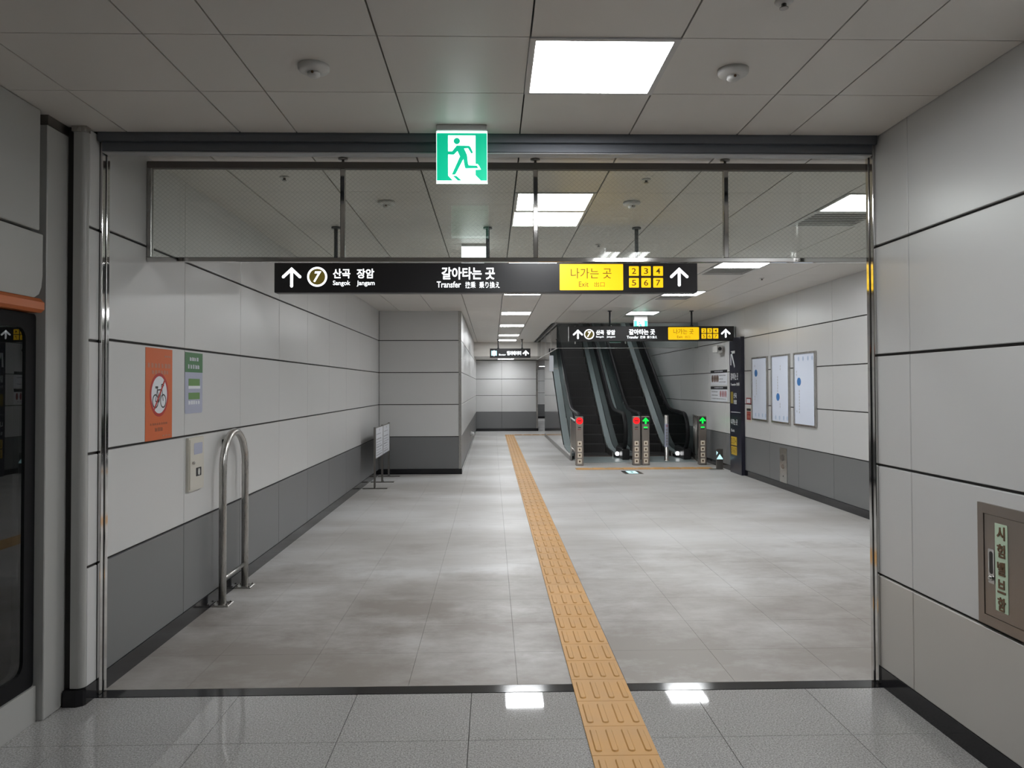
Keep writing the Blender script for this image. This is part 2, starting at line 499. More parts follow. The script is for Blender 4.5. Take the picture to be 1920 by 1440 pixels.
# wall beyond the step
wf = struct(MB().box(XS-.3, XS-.018, YSTEP+.06, YEND+.2, -.02, C2+.1).build('wall_passage', 'joint'),
            'glossy white panelled wall along the far narrow passage', 'wall')
panel_wall_x(wf, XS, 1, [YSTEP+.065, 16.4, 18.6, 20.8, 23.0, 25.2, YEND], ZC, WM)
struct(MB().box(XS-.02, XS+.008, YSTEP+.02, YEND, 0, .1).build('baseboard_passage', 'granite_black'), 'black stone baseboard along the far narrow passage wall', 'baseboard')
# end wall
we = struct(MB().box(XS-.3, 1.68, YEND+.018, YEND+.3, -.02, C2+.1).build('wall_end', 'joint'),
            'white panelled end wall closing the far passage', 'wall')
panel_wall_y(we, YEND, [XS, .36, 1.62], [.1, .7, 1.3, 1.9, 2.58], WM[:4])
MB().box(1.62, 1.68, YEND-.003, YEND+.3, .1, 2.58).build('corner_trim', 'steel', we)
struct(MB().box(XS, 1.69, YEND-.01, YEND+.02, 0, .1).build('baseboard_end', 'granite_black'), 'black stone baseboard under the far end wall', 'baseboard')
wfar = struct(MB().box(1.0, 5.0, 40.018, 40.3, -.02, C2+.1).build('wall_far', 'joint'), 'distant white wall seen through the gap beside the end wall', 'wall')
panel_wall_y(wfar, 40, [1.2, 2.4, 3.6, 4.8], ZC, WM)
struct(MB().box(1.2, 4.8, 39.99, 40.02, 0, .1).build('baseboard_far', 'granite_black'), 'black stone baseboard under the distant wall', 'baseboard')
# corridor right wall, rising beside the escalators
wr = struct(MB().box(XW+.018, XW+.3, YG2, 41, -.02, 8.0).build('wall_right', 'joint'),
            'white panelled wall with grey lower band carrying three framed maps', 'wall')
yc = [YG2, 5.62, 6.84, 8.06, 9.28, 10.5, 11.72, 12.94, 14.16, 15.38, 16.6, 17.82, 19.04, 20.26, 21.48, 22.7]
panel_wall_x(wr, XW, -1, yc, ZC, WM)
panel_wall_x(wr, XW, -1, yc[11:] + [23.9, 26.3, 28.7], [C2+.004, 3.7, 4.3, 4.9, 5.5], ['panel_white']*4)
panel_wall_x(wr, XW, -1, [22.7, 26, 30, 34, 38, 40], [.1, .7, C2-.004], WM[:2])
struct(MB().box(XW-.012, XW+.02, YG2, 40, 0, .1).build('baseboard_right', 'granite_black'), 'black stone baseboard along the right corridor wall', 'baseboard')
# platform right wall
wn = struct(MB().box(XR+.018, XR+.25, YB, 4.36, -.02, C2+.1).build('wall_near', 'joint'),
            'white panelled wall beside the opening holding the steel cabinet', 'wall')
panel_wall_x(wn, XR, -1, [-3.4, -2.2, -1.0, .2, 1.45, 2.7, 3.935, 4.285], [.1, .6, 1.2, 1.8, 2.4, C1+.022], ['panel_warm'] + ['panel_white']*4)
struct(MB().box(XR-.006, XR+.02, YB, 4.285, 0, .1).build('baseboard_near', 'granite_black'), 'black stone baseboard along the wall beside the opening', 'baseboard')
wg = struct(MB().box(XR+.02, XW, 4.30, YG2, -.02, C2+.1).build('wall_gate', 'panel_white'), 'plain wall return behind the right shutter rail', 'wall')
wb = struct(MB().box(-2.9, XR+.25, YB-.25, YB, -.02, C1+.1).build('wall_back', 'panel_white'), 'plain wall at the back of the platform passage', 'wall')

# wall end by the left shutter rail
we2 = struct(MB().box(-2.45, XL-.012, 4.15, 4.36, -.02, C1+.05).build('wall_stub', 'joint'), 'narrow white panelled wall end beside the left shutter rail', 'wall')
panel_wall_x(we2, XL, 1, [4.165, 4.272], [.085, .7, 1.29, 1.885, 2.48, C1+.0], ['panel_white']*5, .012)
b = MB(); prof = [(-2.172, 4.15), (-2.172, 4.128)] + [(XL-.03+.03*math.sin(a), 4.158-.03*math.cos(a)) for a in [pi/2*k/6 for k in range(7)]] + [(XL, 4.162), (-2.15, 4.162)]
b.prism(prof, lambda a, c, d: (a, c, d), .09, C1-.03).build('corner_trim', 'enamel_grey', we2)
MB().box(-2.18, XL+.004, 4.12, 4.165, C1-.03, C1-.001).build('cap', 'steel', we2)
b = MB(); b.prism([(-2.20, 4.16), (-2.20, 4.112), (-2.135, 4.112), (-2.107, 4.13), (-2.10, 4.15), (-2.10, 4.272), (-2.16, 4.272)], lambda a, c, d: (a, c, d), 0, .085)
struct(b.build('baseboard_stub', 'granite_black'), 'polished black stone block at the foot of the narrow wall end', 'baseboard')

# ------------------------------------------------------------------ ceilings
LIGHTS_C = [6.0, 8.95, 11.85, 15.2, 18.3, 21.7, 24.1]
LIGHTS_R = [6.0, 9.05, 11.95, 15.2]
xc = [XL-.004, -1.72, -1.10, -.46, .17, .775, 1.385, 2.0, 2.62, 3.24, 3.86, XW+.004]
ce = struct(MB().box(XL-.25, XW+.3, YG2, 17.6, C2+.035, C2+.12).build('ceiling', 'joint'), 'corridor ceiling of pale square metal tiles with recessed lights', 'ceiling')
MB().box(XS-.3, 1.5, 17.6, YEND+.3, C2+.035, C2+.12).build('backing', 'joint', ce)
# light rows sit in the grid: nudge the row lines so that a tile row is centred on every light
yr = [YG2+.02]; y = 6.0-.3-.6*2
while y < 12.5: yr.append(round(y, 3)); y += .6
def ytiles(x0, x1, ys, holes):
    """y intervals of a column, cutting out the holes"""
    cuts = list(ys)
    for h0, h1 in holes:
        cuts = [c for c in cuts if not (h0-.14 < c < h1+.14)] + [h0, h1]
    cuts = sorted(cuts); out = []
    for a, b in zip(cuts, cuts[1:]):
        if any(h0-.01 < (a+b)/2 < h1+.01 for h0, h1 in holes): continue
        out.append((a, b))
    return out
rest = MB()
for i in range(len(xc)-1):
    holes = []
    if abs(xc[i]-.17) < .01: holes = [(ly-.3, ly+.3) for ly in LIGHTS_C]
    if abs(xc[i]-2.62) < .01: holes = [(ly-.3, ly+.9) for ly in LIGHTS_R]
    yend = 17.6 if xc[i+1] > 1.4 else 25.3
    ys = yr + [yr[-1]+.6*k for k in range(1, 40) if yr[-1]+.6*k < yend-.2] + [yend]
    x0, x1 = max(xc[i], XS) if xc[i] < XS < xc[i+1] else xc[i], xc[i+1]
    for a, b_ in ytiles(xc[i], x1, ys, holes):
        xa = xc[i]
        if a > YSTEP:
            if x1 <= XS: continue
            xa = max(xa, XS)
        if a < 12.3: piece('ceiling_tile', ce, 'ceiling_tile', xa+.005, x1-.005, a+.002, b_-.002, C2, C2+.018)
        else: rest.box(xa+.005, x1-.005, a+.002, b_-.002, C2, C2+.018)
o = rest.build('ceiling_tile', 'ceiling_tile', ce); o['kind'] = 'stuff'
# platform ceiling
cn = struct(MB().box(-2.9, XR+.2, YB-.2, 4.225, C1+.035, C1+.1).build('ceiling.001', 'joint'), 'darker platform-side ceiling of square metal tiles before the shutter slot', 'ceiling')
nx = [-2.9, -2.54, -1.943, -1.343, -1.041, -.443, .155, .748, 1.336, 1.628, XR]
nyl = sorted([4.222-.59*k for k in range(0, 10)])
for i in range(len(nx)-1):
    for j in range(len(nyl)-1):
        a, b_ = nyl[j], nyl[j+1]
        if nx[i] == .155 and (abs(b_-(4.222-.59)) < .05): continue
        if nx[i] == 1.336 and False: continue
        piece('ceiling_tile', cn, 'ceiling_tile', nx[i]+.0035, nx[i+1]-.0035, a+.0025, b_-.0025, C1, C1+.018)
piece('ceiling_tile', cn, 'ceiling_tile', -2.9, XR, YB, nyl[0]-.003, C1, C1+.018)
# lowered ceiling at the far end
cl = struct(MB().box(XS, 5, 25.3, 40.2, 2.6, C2+.12).build('ceiling.002', 'ceiling_tile'), 'lowered plain ceiling over the far end of the passage', 'ceiling')
cl.data.materials[0] = MATS['ceiling_tile']
# escalator shaft
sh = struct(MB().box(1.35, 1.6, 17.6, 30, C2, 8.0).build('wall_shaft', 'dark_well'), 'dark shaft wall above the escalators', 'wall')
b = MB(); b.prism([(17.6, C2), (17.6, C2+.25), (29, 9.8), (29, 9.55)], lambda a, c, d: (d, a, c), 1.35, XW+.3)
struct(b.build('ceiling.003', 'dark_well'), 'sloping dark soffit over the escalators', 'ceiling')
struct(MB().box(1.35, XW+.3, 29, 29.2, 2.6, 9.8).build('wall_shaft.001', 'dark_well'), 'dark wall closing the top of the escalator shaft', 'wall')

# ------------------------------------------------------------------ ceiling lights
def light_panel(x, y, z, label, sx=.285, sy=.285, name='ceiling_light'):
    t = thing(name, label, 'light', (x, y, z), 'square ceiling light panels')
    fr = MB(); o, i = (.298, .295), (sx-.012, sy-.012)
    for a in (-1, 1):
        fr.box(*sorted((a*o[0], a*i[0])), -o[1], o[1], -.006, .03)
        fr.box(-i[0], i[0], *sorted((a*o[1], a*i[1])), -.006, .03)
    fr.build('frame', 'lamp_frame', t)
    b = MB(); b.prism(rrect(-sx+.01, sx-.01, -sy+.01, sy-.01, .025), lambda p, q, d: (p, q, d), -.004, .02)
    b.build('diffuser', 'lamp_diffuser', t)
    return t
light_panel(.4515, 3.337, C1, 'bright square light panel set in the ceiling before the shutter')
ordn = ['first', 'second', 'third', 'fourth', 'fifth', 'sixth', 'seventh']
for k, y in enumerate(LIGHTS_C):
    light_panel(.4725, y, C2, 'square ceiling light above the long tactile strip, %s beyond the shutter' % ordn[k])
for k, y in enumerate(LIGHTS_R):
    light_panel(2.93, y, C2, 'square ceiling light on the map wall side, %s beyond the shutter' % ordn[k])
light_panel(.5, 27.7, 2.6, 'ceiling light in the lowered ceiling before the far end wall')
light_panel(2.6, 38.2, 2.6, 'added unseen fill light in the side passage behind the end wall')  # added lamp, out of view: brightens the distant wall in the gap
for k, y in enumerate((19.6, 22.6)):
    t = light_panel(2.42+1.36*k, y, C2+(y-17.6)*.5702-.02, 'light panel on the sloping escalator soffit, %s flight' % ('nearer' if k == 0 else 'farther'))
    t.rotation_euler.x = math.atan(.5702)
t = thing('tube_light', 'surface fluorescent fitting with four tubes on the platform ceiling', 'light', (1.345, 1.72, C1))
MB().box(-.26, .26, -.5, .5, -.022, -.002).build('housing', 'white_paint', t)
for x in (-.19, -.10, .10, .19):
    MB().tube([(x, -.45, -.045), (x, .45, -.045)], .02, 10).build('tube', 'tube_lamp', t)
for s in (-1, 1): MB().box(-.24, .24, *sorted((s*.45, s*.49)), -.07, -.018).build('end_cap', 'white_paint', t)
# air diffusers beside the right-hand lights
for k, y in enumerate(LIGHTS_R[:4]):
    t = thing('air_diffuser', 'slatted air grille next to the %s ceiling light on the map wall side' % ordn[k], 'air vent', (2.93, y+.6, C2), 'slatted ceiling air grilles')
    fr = MB()
    for a in (-1, 1):
        fr.box(*sorted((a*.305, a*.26)), -.297, .297, -.004, .02); fr.box(-.26, .26, *sorted((a*.297, a*.255)), -.004, .02)
    fr.build('frame', 'white_plastic', t)
    MB().box(-.26, .26, -.255, .255, .022, .03).build('backing', 'joint_grey', t)
    for j in range(7):
        yy = -.21+.07*j; b = MB()
        b.prism([(yy-.026, -.001), (yy-.024, -.004), (yy+.024, .002), (yy+.026, .005)], lambda a, c, d: (d, a, c), -.258, .258)
        b.build('slat', 'white_plastic', t)

# detectors and sprinklers
def detector(x, y, z, label):
    t = thing('smoke_detector', label, 'smoke detector', (x, y, z), 'ceiling smoke detectors')
    MB().lathe([(.066, 0), (.066, -.016), (.060, -.024), (.030, -.030)], n=28).build('base', 'white_plastic', t)
    MB().lathe([(.027, -.029), (.027, -.042), (.020, -.048), (.004, -.05)], n=20).build('sensor_head', 'white_plastic', t)
    MB().tube([(.0, -.0285, -.036), (.0, -.0305, -.037)], .006, 8).build('indicator', 'sensor_brown', t)
detector(-.752, 3.335, C1, 'white smoke detector on the platform ceiling left of the exit sign')
detector(1.045, 3.345, C1, 'white smoke detector on the platform ceiling beside the big light panel')
detector(-.80, 6.0, C2, 'smoke detector behind the glass screen above the word transfer')
detector(1.08, 6.0, C2, 'smoke detector behind the glass screen beside the first corridor light')
def sprinkler(x, y, z, label):
    t = thing('sprinkler', label, 'sprinkler', (x, y, z), 'ceiling sprinkler heads')
    MB().lathe([(.032, 0), (.032, -.004), (.018, -.010)], n=18).build('plate', 'white_plastic', t)
    MB().lathe([(.009, -.009), (.009, -.022), (.016, -.024), (.016, -.027)], n=12).build('head', 'steel_dark', t)
sprinkler(1.04, 2.74, C1, 'small sprinkler head on the platform ceiling')
sprinkler(1.06, 5.33, C2, 'sprinkler head just behind the glass screen over the yellow exit panel')
sprinkler(-1.39, 5.30, C2, 'sprinkler head just behind the glass screen near the orange poster wall')
sprinkler(1.07, 7.8, C2, 'sprinkler head behind the large hanging sign')
sprinkler(3.56, 10.25, C2, 'sprinkler head on the ceiling near the three framed maps')

# ------------------------------------------------------------------ fire shutter in the opening
t = thing('fire_shutter', 'raised steel fire shutter with bottom bar and shiny side rails', 'shutter', (0, 4.3, 0))
def W(b, name, m): return b.build(name, m, t)
b = MB()
W(MB().box(-2.10, 2.11, -.075, -.05, 2.955, 3.02), 'slot_lip', 'shutter_steel')
W(MB().box(-2.10, 2.11, .06, .09, 2.955, 3.06), 'slot_lip', 'shutter_steel')
W(MB().cbox(-2.09, 2.10, -.048, .01, 2.906, 2.985, .004), 'bottom_bar', 'shutter_steel')
W(MB().cbox(-2.085, 2.095, -.054, .016, 2.898, 2.9055, .002), 'bottom_flange', 'shutter_flange')
for s, x in ((1, XL), (-1, XR)):
    b = MB()
    b.cbox(*sorted((x, x+s*.016)), -.03, .002, 0.002, 2.99, .003)
    b.cbox(*sorted((x, x+s*.016)), .020, .052, 0.002, 2.99, .003)
    W(b, 'guide_rail', 'chrome')
    W(MB().box(*sorted((x, x+s*.006)), .002, .020, 0.002, 2.99), 'rail_slot', 'black_plastic')

# ------------------------------------------------------------------ glass screen hung from the corridor ceiling
gy = 4.86
t = thing('glass_screen', 'hanging wired-glass smoke screen in a steel frame above the corridor entrance', 'glass screen', (0, gy, 2.4))
def W(b, name, m): return b.build(name, m, t)
x0, x1 = XL+.002, XW-.004
W(MB().cbox(x0, x1, -.02, .02, .58, .622, .003), 'top_rail', 'rail_brown')
W(MB().cbox(x0, x1, -.02, .02, .004, .032, .003), 'bottom_rail', 'chrome')
W(MB().cbox(x0, x0+.028, -.02, .02, .032, .58, .003), 'end_post', 'steel')
px = [-.915, .274, 1.462, 2.65, 3.84]
for p in px: W(MB().cbox(p-.014, p+.014, -.02, .02, .032, .58, .003), 'post', 'chrome')
for p in px: W(MB().lathe([(.03, .649), (.03, .64), (.009, .638), (.009, .622)], (p, 0, 0), 12), 'hanger', 'steel_dark')
ed = [x0+.028] + px + [x1]
for i in range(len(ed)-1):
    W(MB().box(ed[i]+(.014 if i else 0), ed[i+1]-.014, -.004, .004, .032, .58), 'glass_pane', 'glass_wired')

# ------------------------------------------------------------------ hanging direction signs
def arrow_up(cx, y0, y1, wd, th):
    hw = wd/2-th/2; ty = y1-th*.72
    a, b = (cx-hw, ty-hw*.93), (cx+hw, ty-hw*.93)
    tip = [(cx-th*.36, ty-th*.36), (cx, ty+th*.72), (cx+th*.36, ty-th*.36)]
    up = (cx, ty+th*.02)
    return [stroke((cx, y0), (cx, ty), th), stroke(a, up, th), stroke(up, b, th), circle(cx, y0, th/2, 12), circle(*up, th*.5, 12),
            [(cx-th*.5, ty+th*.1), (cx+th*.5, ty+th*.1), (cx, ty+th*.72)], circle(*a, th/2, 12), circle(*b, th/2, 12)]
def hang_rods(t, xs, h, top):
    for x in xs:
        rd = MB().tube([(x, 0, h), (x, 0, top-.004)], .017, 10).build('hanger_rod', 'rod_dark', t)
        MB().lathe([(.04, top-.014), (.04, top)], (x, 0, 0), 14).build('flange', 'rod_dark', rd)
        MB().lathe([(.032, h), (.032, h+.02)], (x, 0, 0), 14).build('foot', 'rod_dark', rd)
def way_sign(label, y, ua, ub, va, vb, mpp, xc_, zc_, rods, items, ceiling_z, group):
    """items are measured in millimetre-like units (ua..ub wide); mpp converts them to metres"""
    t = thing('hanging_sign', label, 'sign', (xc_, y, zc_), group)
    uc, vc = (ua+ub)/2, (va+vb)/2
    A = lambda u: (u-uc)*mpp
    B = lambda v: (vc-v)*mpp
    hw, hh = (ub-ua)/2*mpp, (vb-va)/2*mpp
    MB().cbox(-hw, hw, -.06, .06, -hh, hh, .004).build('sign_box', 'sign_black', t)
    F = Flat((0, -.06, 0))
    hang_rods(t, [A(r) for r in rods], hh, ceiling_z-zc_)
    for it in items:
        kd = it[0]
        if kd == 'arrow':
            _, a, b, c, d, th = it
            F.polys('arrow', arrow_up(A((a+b)/2), B(d)+th*mpp/2, B(c), (b-a)*mpp, th*mpp), 'sign_white', t, .0, .0015)
        elif kd == 'badge':
            _, cx, cy, r = it
            bd = F.polys('line_badge', [circle(A(cx), B(cy), r*mpp)], 'sign_white', t, 0, .001)
            F.polys('badge_disc', [circle(A(cx), B(cy), r*mpp*.8)], 'badge_olive', bd, .001, .0018)
            F.text('numeral', '7', A(cx-r*.38), A(cx+r*.42), B(cy+r*.55), B(cy-r*.55), 'sign_white', bd, .0018, .03, shear=.25)
        elif kd == 'text':
            _, s, a, b, c, d, bold = it
            F.text('lettering', s, A(a), A(b), B(d), B(c), 'sign_white', t, .0, bold, .0012)
        elif kd == 'yellow':
            _, a, b, c, d, sub = it
            pn = F.polys('exit_panel', [rrect(A(a), A(b), B(d), B(c), 1.2*mpp, 2)], 'sign_yellow', t, .0, .0015)
            for s, p, q, r, v, bold in sub: F.text('lettering', s, A(p), A(q), B(v), B(r), 'sign_ink', pn, .0015, bold)
        elif kd == 'tiles':
            _, xs, ys = it
            k = 2
            for (c, d) in ys:
                for (a, b) in xs:
                    tl = F.polys('number_tile', [rrect(A(a), A(b), B(d), B(c), 1*mpp*(b-a)/18, 2)], 'sign_yellow', t, .0, .0015)
                    wv, hv = (b-a), (d-c)
                    F.text('numeral', str(k), A(a+wv*.28), A(b-wv*.28), B(d-hv*.2), B(c+hv*.2), 'sign_ink', tl, .0015, .006); k += 1
    return t
items = [('arrow', 531, 567, 502, 540, 5.4), ('badge', 596, 520, 18.5),
         ('text', '산곡', 625, 657, 505, 523, .022), ('text', '장암', 669, 701, 505, 523, .022),
         ('text', 'Sangok', 625, 657, 527, 538, .008), ('text', 'Jangam', 669, 702, 527, 538, .008),
         ('text', '갈아타는 곳', 826, 925, 502, 525, .022), ('text', 'Transfer', 817, 862, 528.5, 540, .010),
         ('text', '换乘', 870, 889, 529, 541, .004), ('text', '乗り換え', 896, 934, 529, 541, .004),
         ('yellow', 1046, 1165, 496, 545, [('나가는 곳', 1067, 1143, 503.5, 523, -.004), ('Exit', 1082, 1100, 529, 538.5, -.004), ('出口', 1111, 1130, 529.5, 538.5, -.006)]),
         ('tiles', [(1176, 1194.5), (1199, 1217), (1221.5, 1240)], [(500, 518), (522, 540)]),
         ('arrow', 1253, 1288, 502, 538, 5.4)]
way_sign('long black hanging transfer and exit sign just behind the glass screen', 6.97, 517, 1305, 494, 549.5, 6.97/1474.8, -.037, 2.592, [628, 912, 1193], items, C2, 'hanging direction signs')
items = [('arrow', 1072.5, 1091.5, 618, 636, 3.2), ('badge', 1103, 627, 9.6),
         ('text', '산곡', 1116, 1131, 619, 628, .03), ('text', '장암', 1136, 1152, 619, 628, .03),
         ('text', 'Sangok', 1116, 1131, 630, 634, .012), ('text', 'Jangam', 1136, 1152, 630, 634, .012),
         ('text', '갈아타는 곳', 1178, 1227, 617.5, 628, .028), ('text', 'Transfer', 1174, 1196, 630, 635, .012),
         ('text', '换乘', 1199, 1209, 630, 635, .006), ('text', '乗り換え', 1212, 1231, 630, 635, .006),
         ('yellow', 1252, 1310.5, 614, 637.5, [('나가는 곳', 1262, 1300, 617, 627, -.004), ('Exit', 1269, 1279, 630, 634.5, -.004), ('出口', 1284, 1293, 630, 634.5, -.006)]),
         ('tiles', [(1315, 1324), (1326, 1335), (1337, 1347)], [(616, 625), (626.5, 635.5)]),
         ('arrow', 1352, 1370, 617, 634, 3.2)]
way_sign('black hanging transfer and exit sign in front of the escalators', 14.72, 1065, 1377, 612, 640, 14.72/1474.8, 3.0, 2.614, [1143, 1298], items, C2, 'hanging direction signs')
# elevator sign far down the passage
t = thing('hanging_sign', 'small black hanging elevator sign far down the narrow passage', 'sign', (.555, 23.7, 2.632), 'hanging direction signs')
MB().cbox(-.61, .61, -.05, .05, -.14, .14, .004).build('sign_box', 'sign_black', t)
hang_rods(t, [-.36, .36], .14, C2-2.632)
F = Flat((0, -.05, 0))
ic = F.polys('elevator_icon', [rrect(-.57, -.40, -.075, .075, .01)], 'blue_light', t, 0, .002)
F.polys('icon_mark', [stroke((-.485, -.09), (-.485, .09), .02), [(-.535, -.05), (-.505, -.05), (-.505, .05), (-.535, .05)], [(-.465, -.05), (-.435, -.05), (-.435, .05), (-.465, .05)]], 'sign_white', ic, .002, .004)
F.text('lettering', 'Elevator', -.34, -.13, -.07, -.02, 'sign_white', t, 0, .02, .002)
F.text('lettering', '엘리베이터', -.10, .33, -.065, .065, 'sign_white', t, 0, .03, .002)
F.polys('arrow', arrow_up(.47, -.06, .085, .19, .04), 'sign_white', t, 0, .002)

# ------------------------------------------------------------------ exit signs
def exit_sign(label, x, y, z, wd=.262, blank=False, drop=.03):
    t = thing('exit_sign', label, 'exit sign', (x, y, z), 'lit exit signs')
    hw = wd/2; k = wd/1020; H = 1055*k
    MB().cbox(-hw*1.0, hw*1.0, -.028, .028, -drop, 0, .003).build('housing', 'lamp_frame', t)
    top = -drop
    cy = top - (828-300)*k
    P = lambda pts: [((u-725)*k, cy + (828-v)*k) for u, v in pts]
    bd = MB().box(-hw, hw, -.008, .008, top-H, top).build('panel', 'exit_white' if blank else 'exit_green', t)
    F = Flat((0, -.008, 0))
    if not blank:
        F.polys('doorway', [P([(445, 385), (1000, 385), (1000, 965), (1045, 970), (1075, 1010), (1110, 1080), (1000, 1085), (1000, 1195), (1105, 1305), (540, 1305), (445, 1205)])], 'exit_white', bd, 0, .0008)
        F.polys('running_figure', [P([(622+65*math.cos(a), 500+65*math.sin(a)) for a in [2*pi*i/24 for i in range(24)]]),
            P([(620, 592), (870, 595), (900, 620), (955, 740), (915, 755), (850, 645), (770, 650), (830, 780), (850, 960), (865, 995), (1030, 1000), (1060, 1055), (800, 1060), (785, 1040), (755, 870), (600, 1170), (575, 1188), (520, 1185), (685, 815), (635, 705), (560, 780), (445, 778), (445, 712), (525, 712)]),
            P([(540, 1210), (620, 1215), (715, 1305), (640, 1308)])], 'exit_green', bd, .0008, .0016)
    MB().box(-hw*1.015, hw*1.015, -.010, .010, top-H, top-H+44*k).build('lit_edge', 'edge_glow', t)
    if not blank: MB().box(-hw*1.01, hw*1.01, -.010, -.008, top-36*k, top-4*k).build('lit_edge', 'edge_glow', t)
    for s in (-1, 1): MB().box(*sorted((s*hw, s*(hw+.002))), -.009, .009, top-H, top).build('lit_edge', 'edge_glow', t)
exit_sign('green running-man exit sign hanging before the shutter slot', -.153, 4.10, C1)
exit_sign('exit sign with plain white back behind the large hanging sign', -.165, 7.8, C2, blank=True, drop=.025)
exit_sign('small green exit sign above the hanging sign by the escalators', 3.0, 15.75, C2, drop=.09, wd=.27)

# ------------------------------------------------------------------ things on the left wall
FL = Flat((XL, 0, 0), (0, 1, 0), (1, 0, 0))
rnd = random.Random(3)
def wall_thing(name, label, cat, flat, a, b, group=None):
    o = flat(a, b, 0); t = thing(name, label, cat, tuple(o), group)
    return t, Flat((0, 0, 0), tuple(flat.r), tuple(flat.n))
t, F = wall_thing('poster', 'tall orange no-bicycles poster on the left corridor wall', 'poster', FL, 5.038, 1.595)
F.rect('sheet', -.2, .2, -.288, .288, 'poster_orange', t, .0005, .002)
dk = F.polys('red_ring', ring(0, -.005, .118, .138), 'poster_red', t, .002, .003)
F.polys('white_disc', [circle(0, -.005, .119)], 'paper_white', t, .002, .0025)
bk = ring(-.058, -.045, .036, .045, 20) + ring(.058, -.045, .036, .045, 20)
for p, q, wd in [((-.058, -.045), (-.03, .03), .007), ((-.058, -.045), (-.005, -.05), .007), ((-.005, -.05), (-.035, .038), .008), ((-.005, -.05), (.035, .035), .008), ((-.03, .025), (.035, .028), .008), ((.058, -.045), (.03, .06), .008), ((.03, .06), (.062, .062), .008), ((.062, .062), (.066, .05), .008), ((-.06, .042), (-.02, .042), .014)]:
    bk.append(stroke(p, q, wd))
F.polys('bicycle', bk, 'ink_black', t, .0025, .003)
F.polys('red_slash', [stroke((-.075, -.095), (.078, .085), .016)], 'poster_red', t, .003, .0035)
F.polys('small_print', words(-.17, .18, .165, .03, 7, rnd) + words(-.11, .15, .125, .026, 6, rnd) + words(.08, .18, .235, .012, 3, rnd) + words(.05, .18, -.272, .01, 3, rnd), 'poster_text', t, .002, .0026)
F.polys('small_print', words(-.13, .13, -.195, .014, 8, rnd) + words(-.06, .06, -.235, .024, 3, rnd), 'poster_ink', t, .002, .0026)
t, F = wall_thing('notice', 'green and lilac notice sticker beside the orange poster', 'notice', FL, 5.617, 1.667)
F.polys('sheet', [rrect(-.163, .163, -.213, .213, .02)], 'paper_blue', t, .0005, .002)
F.rect('green_header', -.163, .163, .075, .213, 'paper_green', t, .002, .0026)
F.polys('small_print', words(-.08, .09, .155, .026, 4, rnd) + words(-.11, .11, .10, .03, 5, rnd), 'ink_pale', t, .0026, .003)
F.rect('photo', -.1, .11, -.02, .03, 'paper_green_light', t, .002, .0026)
F.rect('photo', -.1, .11, -.115, -.068, 'paper_green_light', t, .002, .0026)
F.rect('caption', -.1, .12, -.04, -.02, 'paper_white', t, .002, .0026)
F.polys('small_print', words(-.1, .12, -.15, .026, 5, rnd), 'paper_white', t, .002, .0026)
# beige valve box
t, F = wall_thing('valve_box', 'beige wall box with small door and meter window under green notice', 'wall box', FL, 5.62, 1.1)
F.rect('body', -.14, .14, -.185, .185, 'beige_paint', t, .0005, .02)
d_ = F.rect('door', -.128, .128, -.172, .172, 'beige_paint', t, .02, .026)
F.polys('label_sticker', [rrect(-.06, .10, .065, .145, .012)], 'paper_blue', d_, .026, .0268)
F.polys('meter_frame', [rrect(-.02, .075, -.09, -.03, .006)], 'ink_black', d_, .026, .028)
F.polys('meter_dial', [circle(.028, -.06, .018, 14, .024)], 'white_plastic', d_, .028, .03)
b = MB().lathe([(.010, 0), (.010, .012), (.006, .016)], tuple(F(-.085, .01, .026)), 12, 'x'); b.build('knob', 'chrome', d_)
t, F = wall_thing('wall_outlet', 'tiny black wall outlet behind the steel hoop', 'outlet', FL, 6.235, 1.20)
F.rect('plate', -.025, .025, -.028, .028, 'black_plastic', t, .0005, .008)
F.polys('socket', [circle(0, 0, .012, 12)], 'ink_grey', t, .008, .009)
# steel hoop
t = thing('steel_hoop', 'stainless steel hoop barrier standing by the left wall', 'barrier', (-2.03, 6.27, 0))
R = .268; pts = [(0, -R, .012), (0, -R, .5)] + [(0, -R*math.cos(a), 1.018+R*math.sin(a)) for a in [pi*k/20 for k in range(21)]] + [(0, R, .5), (0, R, .012)]
MB().tube(pts, .028, 14).build('hoop', 'steel', t)
MB().tube([(0, -R, .19), (0, R, .19)], .015, 10).build('crossbar', 'steel', t)
for s in (-1, 1):
    p = MB().cbox(-.065, .065, s*R-.065, s*R+.065, 0.0005, .012, .003).build('base_plate', 'steel', t)
    for a in (-1, 1):
        for c in (-1, 1): MB().lathe([(.008, .012), (.008, .018), (.004, .021)], (a*.048, s*R+c*.048, 0), 8).build('bolt', 'steel_dark', p)
# notice stand
t = thing('notice_stand', 'double notice board on three steel posts near the corridor corner', 'notice stand', (-1.88, 13.55, 0))
for y in (-.86, .0, .86):
    p = MB().box(-.015, .015, y-.02, y+.02, .012, .985).build('post', 'steel_dark', t)
    MB().cbox(-.19, .20, y-.035, y+.035, 0.0005, .012, .002).build('foot', 'steel_dark', t)
    MB().lathe([(.014, .012), (.014, .03), (.006, .034)], (.02, y-.025, 0), 10).build('foot_bolt', 'chrome', p)
F = Flat((.012, 0, 0), (0, 1, 0), (1, 0, 0))
for y in (-.43, .43):
    bd = F.rect('board', y-.405, y+.405, .47, .975, 'steel_dark', t, -.012, .002)
    sh_ = F.rect('sheet', y-.39, y+.39, .482, .963, 'paper_white', bd, .002, .004)
    pl = []
    for k in range(10): 
        if k in (0, 2): continue
        pl += words(y-.33, y+rnd.uniform(.1, .34), .90-k*.043, .012 if k % 3 else .02, 8, rnd)
    pl += [circle(y, .925, .02, 10)]
    F.polys('small_print', pl, 'ink_grey', sh_, .004, .0046)
